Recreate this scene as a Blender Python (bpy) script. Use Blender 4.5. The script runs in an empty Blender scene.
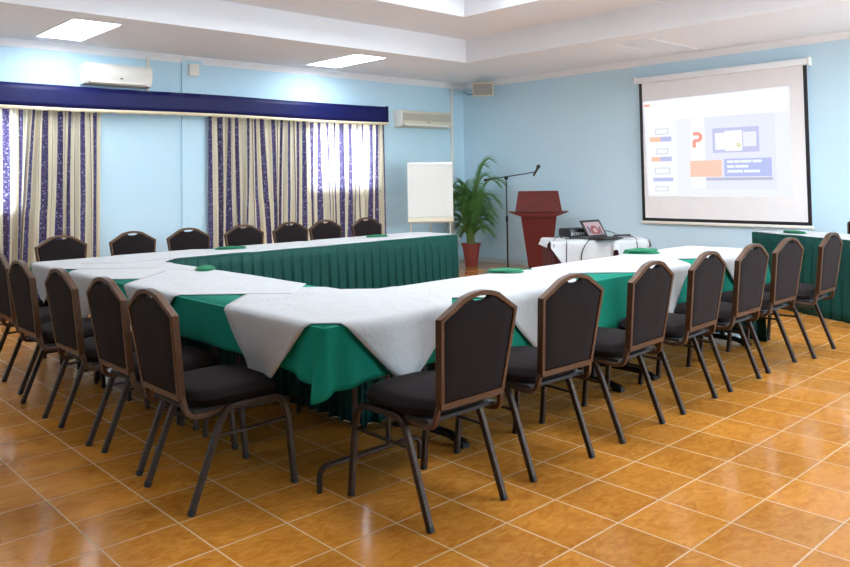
import bpy, bmesh, math, random
from mathutils import Vector, Matrix, noise
R = math.radians
PI = math.pi
scene = bpy.context.scene
COL = scene.collection

# ------------------------------------------------------------------ helpers
class MB:
    """collects geometry for ONE mesh object"""
    def __init__(self):
        self.v = []; self.f = []; self.uv = {}; self.sm = []
    def add(self, verts, faces, smooth=False):
        o = len(self.v); self.v += [tuple(p) for p in verts]
        for f in faces:
            self.f.append(tuple(i + o for i in f)); self.sm.append(smooth)
        return o
    def box(self, c, s, rot=None, bev=0.0):
        bm = bmesh.new(); bmesh.ops.create_cube(bm, size=1.0)
        for v in bm.verts: v.co = Vector((v.co.x * s[0], v.co.y * s[1], v.co.z * s[2]))
        if bev: bmesh.ops.bevel(bm, geom=bm.edges[:], offset=bev, segments=2, affect='EDGES', profile=0.6)
        if rot is not None: bmesh.ops.transform(bm, matrix=rot.to_4x4(), verts=bm.verts)
        bmesh.ops.translate(bm, vec=c, verts=bm.verts)
        self._take(bm, bool(bev)); return self
    def span(self, a, b, bev=0.0):
        return self.box([(a[i] + b[i]) / 2 for i in range(3)], [abs(b[i] - a[i]) for i in range(3)], bev=bev)
    def _take(self, bm, smooth=False):
        bm.verts.ensure_lookup_table(); bm.verts.index_update()
        self.add([v.co.copy() for v in bm.verts], [[v.index for v in f.verts] for f in bm.faces], smooth)
        bm.free()
    def quad(self, a, b, c, d): self.add([a, b, c, d], [(0, 1, 2, 3)]); return self
    def prism(self, poly, fn0, fn1, smooth=False):
        n = len(poly)
        vs = [fn0(*p) for p in poly] + [fn1(*p) for p in poly]
        fs = [tuple(range(n))[::-1], tuple(range(n, 2 * n))] + [(i, (i + 1) % n, n + (i + 1) % n, n + i) for i in range(n)]
        self.add(vs, fs, smooth); return self
    def tube(self, pts, r, n=8, closed=False, square=0.0, cap=True, up=None):
        pts = [Vector(p) for p in pts]; m = len(pts); rr = r if isinstance(r, (list, tuple)) else [r] * m
        vs = []; prev = None
        for i, p in enumerate(pts):
            if closed: t = pts[(i + 1) % m] - pts[i - 1]
            else: t = pts[min(i + 1, m - 1)] - pts[max(i - 1, 0)]
            t.normalize()
            if prev is None:
                a = Vector(up) if up else (Vector((1, 0, 0)) if abs(t.x) < .9 else Vector((0, 1, 0)))
            else: a = prev
            a = (a - t * a.dot(t))
            if a.length < 1e-6: a = Vector((0, 0, 1)) - t * t.z
            a.normalize(); prev = a; b = t.cross(a)
            for k in range(n):
                an = 2 * PI * (k + .5) / n; cx, cy = math.cos(an), math.sin(an)
                if square:
                    e = 2.0 / (2.0 + square * 6)
                    cx = math.copysign(abs(cx) ** e, cx); cy = math.copysign(abs(cy) ** e, cy)
                vs.append(p + (a * cx + b * cy) * rr[i])
        fs = []
        for i in range(m if closed else m - 1):
            j = (i + 1) % m
            for k in range(n):
                l = (k + 1) % n; fs.append((i * n + k, i * n + l, j * n + l, j * n + k))
        if not closed and cap: fs += [tuple(range(n))[::-1], tuple(range((m - 1) * n, m * n))]
        self.add(vs, fs, True); return self
    def grid(self, P, smooth=True, uv=None):
        h = len(P); w = len(P[0]); o = len(self.v)
        fs = [(i * w + j, i * w + j + 1, (i + 1) * w + j + 1, (i + 1) * w + j) for i in range(h - 1) for j in range(w - 1)]
        self.add([p for row in P for p in row], fs, smooth)
        if uv:
            k = 0
            for row in uv:
                for q in row: self.uv[o + k] = q; k += 1
        return self
    def lathe(self, prof, c=(0, 0, 0), n=24, smooth=True):
        vs = []; m = len(prof)
        for (r, z) in prof:
            for k in range(n): vs.append((c[0] + r * math.cos(2 * PI * k / n), c[1] + r * math.sin(2 * PI * k / n), c[2] + z))
        fs = [(i * n + k, i * n + (k + 1) % n, (i + 1) * n + (k + 1) % n, (i + 1) * n + k) for i in range(m - 1) for k in range(n)]
        fs += [tuple(range(n))[::-1], tuple(range((m - 1) * n, m * n))]
        self.add(vs, fs, smooth); return self
    def build(self, name, mat, parent=None, solid=0.0, autosmooth=True, offset=1.0):
        me = bpy.data.meshes.new(name); me.from_pydata(self.v, [], self.f)
        for p, s in zip(me.polygons, self.sm): p.use_smooth = s
        if self.uv:
            ul = me.uv_layers.new(name='UVMap')
            for lp in me.loops: ul.data[lp.index].uv = self.uv.get(lp.vertex_index, (0, 0))
        me.materials.append(mat)
        me.validate(); me.update()
        bm = bmesh.new(); bm.from_mesh(me)
        if not self.uv: bmesh.ops.recalc_face_normals(bm, faces=bm.faces)
        bm.to_mesh(me); bm.free()
        if autosmooth: me.set_sharp_from_angle(angle=R(38))
        o = bpy.data.objects.new(name, me); COL.objects.link(o)
        if parent is not None: o.parent = parent
        if solid:
            md = o.modifiers.new('thick', 'SOLIDIFY'); md.thickness = solid; md.offset = offset
        return o

def thing(name, label, cat, loc=(0, 0, 0), rz=0, group=None):
    o = bpy.data.objects.new(name, None); COL.objects.link(o)
    o.empty_display_size = .1; o.location = loc; o.rotation_euler = (0, 0, rz)
    o['label'] = label; o['category'] = cat
    if group: o['group'] = group
    return o
def tag(o, label, cat, group=None):
    o['label'] = label; o['category'] = cat
    if group: o['group'] = group
    return o
def struct(o):
    o['kind'] = 'structure'; return o
def copy_tree(o, parent=None):
    c = o.copy(); COL.objects.link(c); c.parent = parent
    for ch in list(o.children): copy_tree(ch, c)
    return c
def rotz(a): return Matrix.Rotation(a, 3, 'Z')
def arc(c, r, a0, a1, n, fn):
    return [fn(c[0] + r * math.cos(R(a0 + (a1 - a0) * i / n)), c[1] + r * math.sin(R(a0 + (a1 - a0) * i / n))) for i in range(n + 1)]
def smoothpath(pts, rad=.04, n=5):
    """polyline with rounded corners"""
    P = [Vector(p) for p in pts]; out = [P[0]]
    for i in range(1, len(P) - 1):
        a, b, c = P[i - 1], P[i], P[i + 1]
        d1 = (a - b); d2 = (c - b); r = min(rad, d1.length * .49, d2.length * .49)
        p0 = b + d1.normalized() * r; p1 = b + d2.normalized() * r
        for k in range(n + 1):
            t = k / n; out.append(p0.lerp(b, t).lerp(b.lerp(p1, t), t))
    out.append(P[-1]); return out

# ------------------------------------------------------------------ materials
def srgb(c):
    f = lambda x: (x / 12.92) if x <= .04045 else ((x + .055) / 1.055) ** 2.4
    return tuple(f(x / 255.0) for x in c) + (1.0,)
def newmat(name):
    m = bpy.data.materials.new(name); m.use_nodes = True
    nt = m.node_tree; b = nt.nodes['Principled BSDF']; return m, nt, b
def mat(name, col, rough=.6, metal=0.0, bump=0.0, bscale=60, var=0.0, vscale=6, spec=None, sheen=0.0, coat=0.0, stretch=None):
    m, nt, b = newmat(name); L = nt.links
    c = srgb(col)
    b.inputs['Base Color'].default_value = c; b.inputs['Roughness'].default_value = rough; b.inputs['Metallic'].default_value = metal
    if spec is not None: b.inputs['Specular IOR Level'].default_value = spec
    if sheen: b.inputs['Sheen Weight'].default_value = sheen
    if coat: b.inputs['Coat Weight'].default_value = coat; b.inputs['Coat Roughness'].default_value = .12
    tc = nt.nodes.new('ShaderNodeTexCoord'); src = tc.outputs['Object']
    if stretch:
        mp = nt.nodes.new('ShaderNodeMapping'); mp.inputs['Scale'].default_value = stretch
        L.new(src, mp.inputs['Vector']); src = mp.outputs['Vector']
    n = nt.nodes.new('ShaderNodeTexNoise'); n.inputs['Scale'].default_value = vscale; n.inputs['Detail'].default_value = 4
    L.new(src, n.inputs['Vector'])
    mx = nt.nodes.new('ShaderNodeMix'); mx.data_type = 'RGBA'
    v = max(var, .03)
    mx.inputs['A'].default_value = tuple(x * (1 - v) for x in c[:3]) + (1,); mx.inputs['B'].default_value = tuple(min(1, x * (1 + v)) for x in c[:3]) + (1,)
    L.new(n.outputs['Fac'], mx.inputs['Factor']); L.new(mx.outputs['Result'], b.inputs['Base Color'])
    if bump:
        n2 = nt.nodes.new('ShaderNodeTexNoise'); n2.inputs['Scale'].default_value = bscale; n2.inputs['Detail'].default_value = 3
        L.new(src, n2.inputs['Vector'])
        bp = nt.nodes.new('ShaderNodeBump'); bp.inputs['Strength'].default_value = bump; bp.inputs['Distance'].default_value = .01
        L.new(n2.outputs['Fac'], bp.inputs['Height']); L.new(bp.outputs['Normal'], b.inputs['Normal'])
    return m
def emat(name, col, s):
    m, nt, b = newmat(name)
    b.inputs['Base Color'].default_value = (.02, .02, .02, 1); b.inputs['Roughness'].default_value = .8
    b.inputs['Emission Color'].default_value = srgb(col); b.inputs['Emission Strength'].default_value = s
    return m
def floor_mat():
    m, nt, b = newmat('floor_tile'); L = nt.links; N = nt.nodes.new
    tc = N('ShaderNodeTexCoord'); sep = N('ShaderNodeSeparateXYZ'); L.new(tc.outputs['Object'], sep.inputs[0])
    def mth(op, a, bb=None, cc=None):
        n = N('ShaderNodeMath'); n.operation = op
        for i, x in enumerate((a, bb, cc)):
            if x is None: continue
            if isinstance(x, (int, float)): n.inputs[i].default_value = x
            else: L.new(x, n.inputs[i])
        return n.outputs[0]
    T = .315
    ux = mth('DIVIDE', sep.outputs['X'], T); uy = mth('DIVIDE', sep.outputs['Y'], T)
    fx = mth('FRACT', ux); fy = mth('FRACT', uy)
    dx = mth('MINIMUM', fx, mth('SUBTRACT', 1.0, fx)); dy = mth('MINIMUM', fy, mth('SUBTRACT', 1.0, fy))
    d = mth('MINIMUM', dx, dy)
    mr = N('ShaderNodeMapRange'); mr.inputs['From Min'].default_value = .008; mr.inputs['From Max'].default_value = .014
    L.new(d, mr.inputs['Value']); tile = mr.outputs['Result']
    cx = mth('FLOOR', ux); cy = mth('FLOOR', uy)
    cmb = N('ShaderNodeCombineXYZ'); L.new(cx, cmb.inputs[0]); L.new(cy, cmb.inputs[1])
    wn = N('ShaderNodeTexWhiteNoise'); wn.noise_dimensions = '2D'; L.new(cmb.outputs[0], wn.inputs['Vector'])
    # marbled, wood-like clay figure, every tile with its own offset
    vadd = N('ShaderNodeVectorMath'); vadd.operation = 'MULTIPLY_ADD'
    L.new(wn.outputs['Color'], vadd.inputs[0]); vadd.inputs[1].default_value = (7, 7, 7); L.new(tc.outputs['Object'], vadd.inputs[2])
    mp = N('ShaderNodeMapping'); mp.inputs['Scale'].default_value = (1.0, 1.7, 1); mp.inputs['Rotation'].default_value = (0, 0, .6); L.new(vadd.outputs[0], mp.inputs['Vector'])
    n1 = N('ShaderNodeTexNoise'); n1.inputs['Scale'].default_value = 11; n1.inputs['Detail'].default_value = 6; n1.inputs['Distortion'].default_value = 1.6; L.new(mp.outputs[0], n1.inputs['Vector'])
    cr = N('ShaderNodeValToRGB'); e = cr.color_ramp.elements
    e[0].position = .3; e[0].color = srgb(FLOOR_D); e[1].position = .72; e[1].color = srgb(FLOOR_L)
    L.new(n1.outputs['Fac'], cr.inputs['Fac'])
    hs = N('ShaderNodeHueSaturation'); L.new(cr.outputs['Color'], hs.inputs['Color'])
    L.new(mth('MULTIPLY_ADD', wn.outputs['Value'], .22, .89), hs.inputs['Value'])
    mx = N('ShaderNodeMix'); mx.data_type = 'RGBA'; mx.inputs['A'].default_value = srgb((205, 172, 132)); L.new(tile, mx.inputs['Factor']); L.new(hs.outputs['Color'], mx.inputs['B'])
    L.new(mx.outputs['Result'], b.inputs['Base Color'])
    n3 = N('ShaderNodeTexNoise'); n3.inputs['Scale'].default_value = 22; L.new(tc.outputs['Object'], n3.inputs['Vector'])
    rg = mth('MULTIPLY_ADD', n3.outputs['Fac'], .10, .11)
    rg2 = mth('MULTIPLY_ADD', mth('SUBTRACT', 1.0, tile), .35, rg)
    L.new(rg2, b.inputs['Roughness'])
    b.inputs['Specular IOR Level'].default_value = .5
    bp = N('ShaderNodeBump'); bp.inputs['Strength'].default_value = .35; bp.inputs['Distance'].default_value = .002
    L.new(mth('MULTIPLY_ADD', n3.outputs['Fac'], .35, tile), bp.inputs['Height']); L.new(bp.outputs['Normal'], b.inputs['Normal'])
    return m
def curtain_mat():
    m, nt, b = newmat('striped_curtain'); L = nt.links; N = nt.nodes.new
    uv = N('ShaderNodeUVMap'); uv.uv_map = 'UVMap'; sep = N('ShaderNodeSeparateXYZ'); L.new(uv.outputs[0], sep.inputs[0])
    def mth(op, a, bb=None):
        n = N('ShaderNodeMath'); n.operation = op
        for i, x in enumerate((a, bb)):
            if x is None: continue
            if isinstance(x, (int, float)): n.inputs[i].default_value = x
            else: L.new(x, n.inputs[i])
        return n.outputs[0]
    fr = mth('FRACT', mth('DIVIDE', sep.outputs[0], .205))
    st = mth('LESS_THAN', fr, .38)               # navy band
    thin = mth('MULTIPLY', mth('GREATER_THAN', fr, .70), mth('LESS_THAN', fr, .735))
    cmb = N('ShaderNodeCombineXYZ'); L.new(sep.outputs[0], cmb.inputs[0]); L.new(sep.outputs[1], cmb.inputs[1])
    vo = N('ShaderNodeTexVoronoi'); vo.inputs['Scale'].default_value = 26; L.new(cmb.outputs[0], vo.inputs['Vector'])
    fl = mth('LESS_THAN', vo.outputs['Distance'], .26)
    no = N('ShaderNodeTexNoise'); no.inputs['Scale'].default_value = 60; L.new(cmb.outputs[0], no.inputs['Vector'])
    fl2 = mth('GREATER_THAN', no.outputs['Fac'], .56)
    a = N('ShaderNodeMix'); a.data_type = 'RGBA'; a.inputs['A'].default_value = srgb((84, 74, 118)); a.inputs['B'].default_value = srgb((168, 164, 194)); L.new(mth('MAXIMUM', fl, mth('MULTIPLY', fl2, .55)), a.inputs['Factor'])
    c = N('ShaderNodeMix'); c.data_type = 'RGBA'; c.inputs['A'].default_value = srgb((250, 238, 212)); L.new(a.outputs['Result'], c.inputs['B']); L.new(st, c.inputs['Factor'])
    c2 = N('ShaderNodeMix'); c2.data_type = 'RGBA'; L.new(c.outputs['Result'], c2.inputs['A']); c2.inputs['B'].default_value = srgb((120, 100, 130)); L.new(thin, c2.inputs['Factor'])
    df = N('ShaderNodeBsdfDiffuse'); tr = N('ShaderNodeBsdfTranslucent'); ms = N('ShaderNodeMixShader'); ms.inputs[0].default_value = .42
    L.new(c2.outputs['Result'], df.inputs[0]); L.new(c2.outputs['Result'], tr.inputs[0]); L.new(df.outputs[0], ms.inputs[1]); L.new(tr.outputs[0], ms.inputs[2])
    L.new(ms.outputs[0], nt.nodes['Material Output'].inputs['Surface']); nt.nodes.remove(b)
    return m
def white_cloth_mat():
    m, nt, b = newmat('white_linen'); L = nt.links; N = nt.nodes.new
    b.inputs['Base Color'].default_value = srgb(WHITE_C); b.inputs['Roughness'].default_value = .85; b.inputs['Sheen Weight'].default_value = .15
    uv = N('ShaderNodeUVMap'); uv.uv_map = 'UVMap'
    # ironed-in fold lines
    br = N('ShaderNodeTexWave'); br.wave_type = 'BANDS'; br.bands_direction = 'X'; br.wave_profile = 'SAW'; br.inputs['Scale'].default_value = 1.35; L.new(uv.outputs[0], br.inputs['Vector'])
    b2 = N('ShaderNodeTexWave'); b2.wave_type = 'BANDS'; b2.bands_direction = 'Y'; b2.wave_profile = 'SAW'; b2.inputs['Scale'].default_value = 1.35; L.new(uv.outputs[0], b2.inputs['Vector'])
    ad = N('ShaderNodeMath'); ad.operation = 'ADD'; L.new(br.outputs['Fac'], ad.inputs[0]); L.new(b2.outputs['Fac'], ad.inputs[1])
    bp = N('ShaderNodeBump'); bp.inputs['Strength'].default_value = .5; bp.inputs['Distance'].default_value = .02; L.new(ad.outputs[0], bp.inputs['Height'])
    no = N('ShaderNodeTexNoise'); no.inputs['Scale'].default_value = 9; no.inputs['Detail'].default_value = 3; L.new(uv.outputs[0], no.inputs['Vector'])
    bq = N('ShaderNodeBump'); bq.inputs['Strength'].default_value = .35; bq.inputs['Distance'].default_value = .02; L.new(no.outputs['Fac'], bq.inputs['Height']); L.new(bp.outputs['Normal'], bq.inputs['Normal'])
    L.new(bq.outputs['Normal'], b.inputs['Normal'])
    return m
def glass_mat():
    m, nt, b = newmat('window_glass'); N = nt.nodes.new; L = nt.links
    t = N('ShaderNodeBsdfTransparent'); g = N('ShaderNodeBsdfGlossy'); g.inputs['Roughness'].default_value = .02
    f = N('ShaderNodeFresnel'); f.inputs['IOR'].default_value = 1.35; ms = N('ShaderNodeMixShader')
    t.inputs[0].default_value = (.93, .96, .96, 1)
    L.new(f.outputs[0], ms.inputs[0]); L.new(t.outputs[0], ms.inputs[1]); L.new(g.outputs[0], ms.inputs[2])
    L.new(ms.outputs[0], nt.nodes['Material Output'].inputs['Surface']); nt.nodes.remove(b)
    return m

FLOOR_D = (182, 112, 36); FLOOR_L = (212, 146, 62); WHITE_C = (186, 188, 189)
PANEL = 10.5
M = dict(
    wall=mat('blue_wall_paint', (196, 228, 244), .75, var=.02, vscale=1.5, bump=.06, bscale=90),
    wall_right=mat('grey_blue_wall_paint', (200, 229, 244), .7, var=.02, vscale=1.5, bump=.06, bscale=90),
    ceil=mat('ceiling_paint', (242, 245, 250), .9, var=.015, vscale=2, bump=.05, bscale=50),
    cornice=mat('white_cornice', (242, 243, 246), .6),
    base=mat('pale_skirting', (196, 214, 220), .4),
    white_plastic=mat('white_plastic', (236, 234, 226), .4),
    cream_plastic=mat('cream_plastic', (222, 214, 192), .45),
    grille=mat('grey_grille', (150, 148, 142), .5),
    dark=mat('black_plastic', (26, 26, 30), .4),
    black=mat('black_metal', (22, 22, 24), .35, .5),
    navy=mat('navy_satin', (6, 12, 78), .5, var=.08, vscale=3, spec=.3, bump=.15, bscale=8),
    trimc=mat('cream_fringe', (232, 218, 188), .8, bump=.3, bscale=120),
    green=mat('green_cloth', (0, 128, 106), .8, var=.04, bump=.25, bscale=16, spec=.25),
    green_napkin=mat('green_napkin', (14, 112, 76), .8, var=.08, bump=.2, bscale=40),
    skirt=mat('dark_green_satin', (0, 64, 58), .6, var=.12, vscale=5, spec=.25, bump=.12, bscale=25),
    bronze=mat('hammered_bronze', (84, 59, 42), .32, .65, var=.35, vscale=40, bump=.35, bscale=220),
    bronze_dark=mat('dark_bronze', (58, 44, 36), .3, .6, var=.3, vscale=40, bump=.3, bscale=220),
    fabric=mat('charcoal_upholstery', (34, 28, 29), .9, var=.12, vscale=90, bump=.25, bscale=350, spec=.15),
    rubber=mat('black_rubber', (30, 28, 28), .7),
    tabletop=mat('laminate_tabletop', (120, 98, 76), .5, var=.1),
    mahogany=mat('mahogany', (88, 24, 16), .5, var=.22, vscale=3, spec=.25, stretch=(1.2, 9, 1.2)),
    maroon=mat('maroon_cloth', (78, 24, 34), .8, var=.1),
    screen=mat('screen_fabric', (242, 239, 240), .85),
    terracotta=mat('terracotta', (140, 58, 50), .6, var=.1),
    soil=mat('potting_soil', (52, 38, 28), .95, bump=.6, bscale=60),
    stem=mat('palm_stem', (108, 128, 58), .5, var=.2, vscale=10),
    leaf=mat('palm_leaf', (74, 124, 56), .5, var=.35, vscale=7),
    paper=mat('flipchart_paper', (222, 222, 217), .8),
    alu=mat('aluminium', (196, 198, 196), .35, .7),
    diffuser=mat('unlit_diffuser', (250, 252, 255), .25),
    wframe=mat('window_frame', (225, 225, 222), .5),
    cable=mat('black_cable', (18, 18, 20), .5),
    lens=mat('projector_lens', (90, 100, 140), .08),
)
M['floor'] = floor_mat(); M['curtain'] = curtain_mat(); M['linen'] = white_cloth_mat(); M['glass'] = glass_mat()
M['panel'] = emat('lit_diffuser', (238, 246, 255), PANEL)

# ------------------------------------------------------------------ room
XL, XR, YF, YB = -4.2, 8.066, -4.4, 6.467
ZC, Z1, Z2 = 2.99, 3.31, 3.62
TX, TY, TX0, TY0 = 6.27, 4.66, -2.2, -2.6
UX, UY, UX0, UY0 = 5.16, 3.61, -1.1, -1.5
struct(MB().span((XL - .2, YF - .2, -.1), (XR + .2, YB + .2, 0)).build('floor', M['floor']))
c = MB()
def ring(z, o, i):
    (x0, y0, x1, y1), (a0, b0, a1, b1) = o, i
    c.quad((x0, y0, z), (x1, y0, z), (x1, b0, z), (x0, b0, z)); c.quad((x0, b1, z), (x1, b1, z), (x1, y1, z), (x0, y1, z))
    c.quad((x0, b0, z), (a0, b0, z), (a0, b1, z), (x0, b1, z)); c.quad((a1, b0, z), (x1, b0, z), (x1, b1, z), (a1, b1, z))
def sides(z0, z1, r):
    x0, y0, x1, y1 = r; P = [(x0, y0), (x1, y0), (x1, y1), (x0, y1)]
    for k in range(4):
        a, b = P[k], P[(k + 1) % 4]; c.quad((*a, z0), (*b, z0), (*b, z1), (*a, z1))
ring(ZC, (XL - .2, YF - .2, XR + .2, YB + .2), (TX0, TY0, TX, TY)); sides(ZC, Z1, (TX0, TY0, TX, TY))
ring(Z1, (TX0, TY0, TX, TY), (UX0, UY0, UX, UY)); sides(Z1, Z2, (UX0, UY0, UX, UY))
c.quad((UX0, UY0, Z2), (UX1 if False else UX, UY0, Z2), (UX, UY, Z2), (UX0, UY, Z2))
sides(ZC, Z2 + .1, (XL - .2, YF - .2, XR + .2, YB + .2)); c.quad((XL - .2, YF - .2, Z2 + .1), (XR + .2, YF - .2, Z2 + .1), (XR + .2, YB + .2, Z2 + .1), (XL - .2, YB + .2, Z2 + .1))
struct(c.build('ceiling', M['ceil']))

def wall_holes(name, m, fn, u0, u1, holes, z1=ZC):
    """wall along u, with rectangular openings; fn(u, t, z) -> point, t 0..0.2 thickness"""
    b = MB(); us = sorted({u0, u1} | {h[0] for h in holes} | {h[1] for h in holes})
    for a, d in zip(us, us[1:]):
        hs = [h for h in holes if h[0] <= a + 1e-6 and h[1] >= d - 1e-6]
        segs = [(0, z1)] if not hs else [(0, hs[0][2]), (hs[0][3], z1)]
        for (za, zb) in segs:
            b.prism([(a, za), (d, za), (d, zb), (a, zb)], lambda u, z: fn(u, 0, z), lambda u, z: fn(u, .2, z))
    return struct(b.build(name, m))
WIN_B = [(-1.0, 1.10, 1.1, 2.2), (4.85, 6.12, 1.25, 2.22)]
wall_holes('wall_back', M['wall'], lambda u, t, z: (u, YB + t, z), XL, XR, WIN_B)
wall_holes('wall_right', M['wall_right'], lambda u, t, z: (XR + t, u, z), YF, YB + .2, [])
WIN_L = []
wall_holes('wall_left', M['wall'], lambda u, t, z: (XL - t, u, z), YF, YB + .2, WIN_L)
WIN_F = [(2.9, 4.9, .25, 2.45), (5.5, 7.5, .25, 2.45)]  # unseen windows, suggested by chair highlights, sized to light the room
wall_holes('wall_front', M['wall'], lambda u, t, z: (u, YF - t, z), XL - .2, XR + .2, WIN_F)
# pilaster on the curtain wall
struct(MB().span((2.955, YB - .03, 0), (3.225, YB + .01, ZC)).build('trim_1', M['wall']))
def window(n, fn, h):
    u0, u1, z0, z1 = h
    f = MB(); w = .05
    for a in ((u0, z0, u1, z0 + w), (u0, z1 - w, u1, z1), (u0, z0, u0 + w, z1), (u1 - w, z0, u1, z1), ((u0 + u1) / 2 - .025, z0, (u0 + u1) / 2 + .025, z1)):
        f.prism([(a[0], a[1]), (a[2], a[1]), (a[2], a[3]), (a[0], a[3])], lambda u, z: fn(u, .07, z), lambda u, z: fn(u, .12, z))
    o = struct(f.build('window_%d' % n, M['wframe']))
    g = MB()
    for (a, b) in ((u0 + w, (u0 + u1) / 2 - .025), ((u0 + u1) / 2 + .025, u1 - w)):
        g.prism([(a, z0 + w), (b, z0 + w), (b, z1 - w), (a, z1 - w)], lambda u, z: fn(u, .092, z), lambda u, z: fn(u, .097, z))
    g.build('window_pane', M['glass'], o)
    s = MB(); s.prism([(u0 - .03, z0 - .03), (u1 + .03, z0 - .03), (u1 + .03, z0), (u0 - .03, z0)], lambda u, z: fn(u, -.03, z), lambda u, z: fn(u, .06, z)); s.build('window_sill', M['wframe'], o)
for i, h in enumerate(WIN_B): window(1 + i, lambda u, t, z: (u, YB + t, z), h)
for i, h in enumerate(WIN_L): window(3 + i, lambda u, t, z: (XL - t, u, z), h)
for i, h in enumerate(WIN_F): window(3 + i, lambda u, t, z: (u, YF - t, z), h)
# cornices
prof = [(0, 0), (0, -.085), (.012, -.085), (.018, -.06), (.045, -.03), (.06, -.012), (.06, 0)]
def cornice(name, pfn, a, b):
    m = MB(); m.prism([(d, z) for d, z in prof], lambda d, z: pfn(a, d, ZC + z), lambda d, z: pfn(b, d, ZC + z)); return struct(m.build(name, M['cornice']))
cornice('trim_2', lambda u, d, z: (u, YB - d, z), XL, XR)
cornice('trim_3', lambda u, d, z: (XR - d, u, z), YF, YB)
cornice('trim_4', lambda u, d, z: (XL + d, u, z), YF, YB)
cornice('trim_5', lambda u, d, z: (u, YF + d, z), XL, XR)
struct(MB().span((XL, YB - .012, 0), (XR, YB, .085), .003).build('baseboard_back', M['base']))
struct(MB().span((XR - .012, YF, 0), (XR, YB - .012, .085), .003).build('baseboard_right', M['base']))
struct(MB().span((XL, YF, 0), (XL + .012, YB - .012, .085), .003).build('baseboard_left', M['base']))
struct(MB().span((XL + .012, YF, 0), (XR - .012, YF + .012, .085), .003).build('baseboard_front', M['base']))

# ceiling light panels
def ceiling_light(x0, y0, x1, y1, z, lit, label):
    t = thing('ceiling_light', label, 'ceiling light', ((x0 + x1) / 2, (y0 + y1) / 2, z), 0, None)
    hx, hy = (x1 - x0) / 2, (y1 - y0) / 2
    f = MB(); w = .022
    for a, b in (((-hx, -hy), (hx, -hy + w)), ((-hx, hy - w), (hx, hy)), ((-hx, -hy + w), (-hx + w, hy - w)), ((hx - w, -hy + w), (hx, hy - w))):
        f.span((a[0], a[1], -.006), (b[0], b[1], 0))
    f.build('frame', M['cornice'], t)
    MB().span((-hx + w, -hy + w, -.004), (hx - w, hy - w, -.001)).build('diffuser', M['panel'] if lit else M['diffuser'], t)
ceiling_light(1.13, 4.95, 1.63, 6.13, ZC, True, 'lit ceiling panel above the wall-mounted air conditioner at upper left')
ceiling_light(4.59, 4.97, 5.12, 6.11, ZC, True, 'lit ceiling panel above the right-hand curtains')
ceiling_light(6.62, 2.02, 7.78, 2.49, ZC, False, 'unlit pale ceiling panel in front of the projection screen')
for (x, y, w, h, z, lab) in [  # first continues the ceiling row; the rest are unseen, added to light the room
    (-2.6, 5.0, .5, 1.17, ZC, 'lit ceiling panel left of the frame by the curtain wall'),
    (-3.8, .8, 1.17, .5, ZC, 'lit ceiling panel near the left wall'),
    (.6, -4.0, .5, 1.17, ZC, 'lit ceiling panel behind the camera, left of two'),
    (5.6, -4.0, .5, 1.17, ZC, 'lit ceiling panel behind the camera, right of two'),
    (6.7, -1.3, 1.17, .5, ZC, 'lit ceiling panel right of the frame near the screen wall'),
    (6.7, -3.2, 1.17, .5, ZC, 'lit ceiling panel right of the frame, in the front right corner'),
    (1.5, -.9, 1.17, 1.0, Z2, 'lit ceiling panel high in the tray, left front of four'),  # the four tray panels are added to brighten tray faces and far wall
    (1.5, 1.5, 1.17, 1.0, Z2, 'lit ceiling panel high in the tray, left rear of four'),
    (3.8, -.9, 1.17, 1.0, Z2, 'lit ceiling panel high in the tray, right front of four'),
    (3.8, 1.5, 1.17, 1.0, Z2, 'lit ceiling panel high in the tray, right rear of four')]:
    ceiling_light(x, y, x + w, y + h, z, True, lab)

# ------------------------------------------------------------------ pelmet and curtains
t = thing('pelmet', 'long navy satin pelmet with cream fringe above both pairs of curtains', 'pelmet', (2.4, YB, 2.248))
x0, x1 = -1.35 - 2.4, 6.25 - 2.4
def pz(x): return .008 * math.sin(x * 1.7) + .012 * (x - x0) / (x1 - x0)
N_ = 90; P = [[(x0 + (x1 - x0) * i / N_, -.15 + .003 * math.sin(i * 1.3), .245 * j / 4 + pz(x0 + (x1 - x0) * i / N_)) for i in range(N_ + 1)] for j in range(5)]
b = MB(); b.grid(P); b.span((x0, -.15, .01), (x0 + .012, -.001, .25)); b.span((x1 - .012, -.148, .02), (x1, -.001, .262)); b.span((x0, -.145, .235), (x1, -.001, .247)); b.build('valance', M['navy'], t, solid=.008)
P = [[(x0 + (x1 - x0) * i / 300, -.156 + .003 * math.sin(i * 2.1), -.036 + .04 * j + pz(x0 + (x1 - x0) * i / 300) + (.004 * math.sin(i * .9) if j == 0 else 0)) for i in range(301)] for j in range(2)]
MB().grid(P).build('fringe', M['trimc'], t, solid=.006)
MB().tube([(x0 + .02, -.07, .06), (x1 - .02, -.07, .06)], .012).build('curtain_rail', M['alu'], t)

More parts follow.
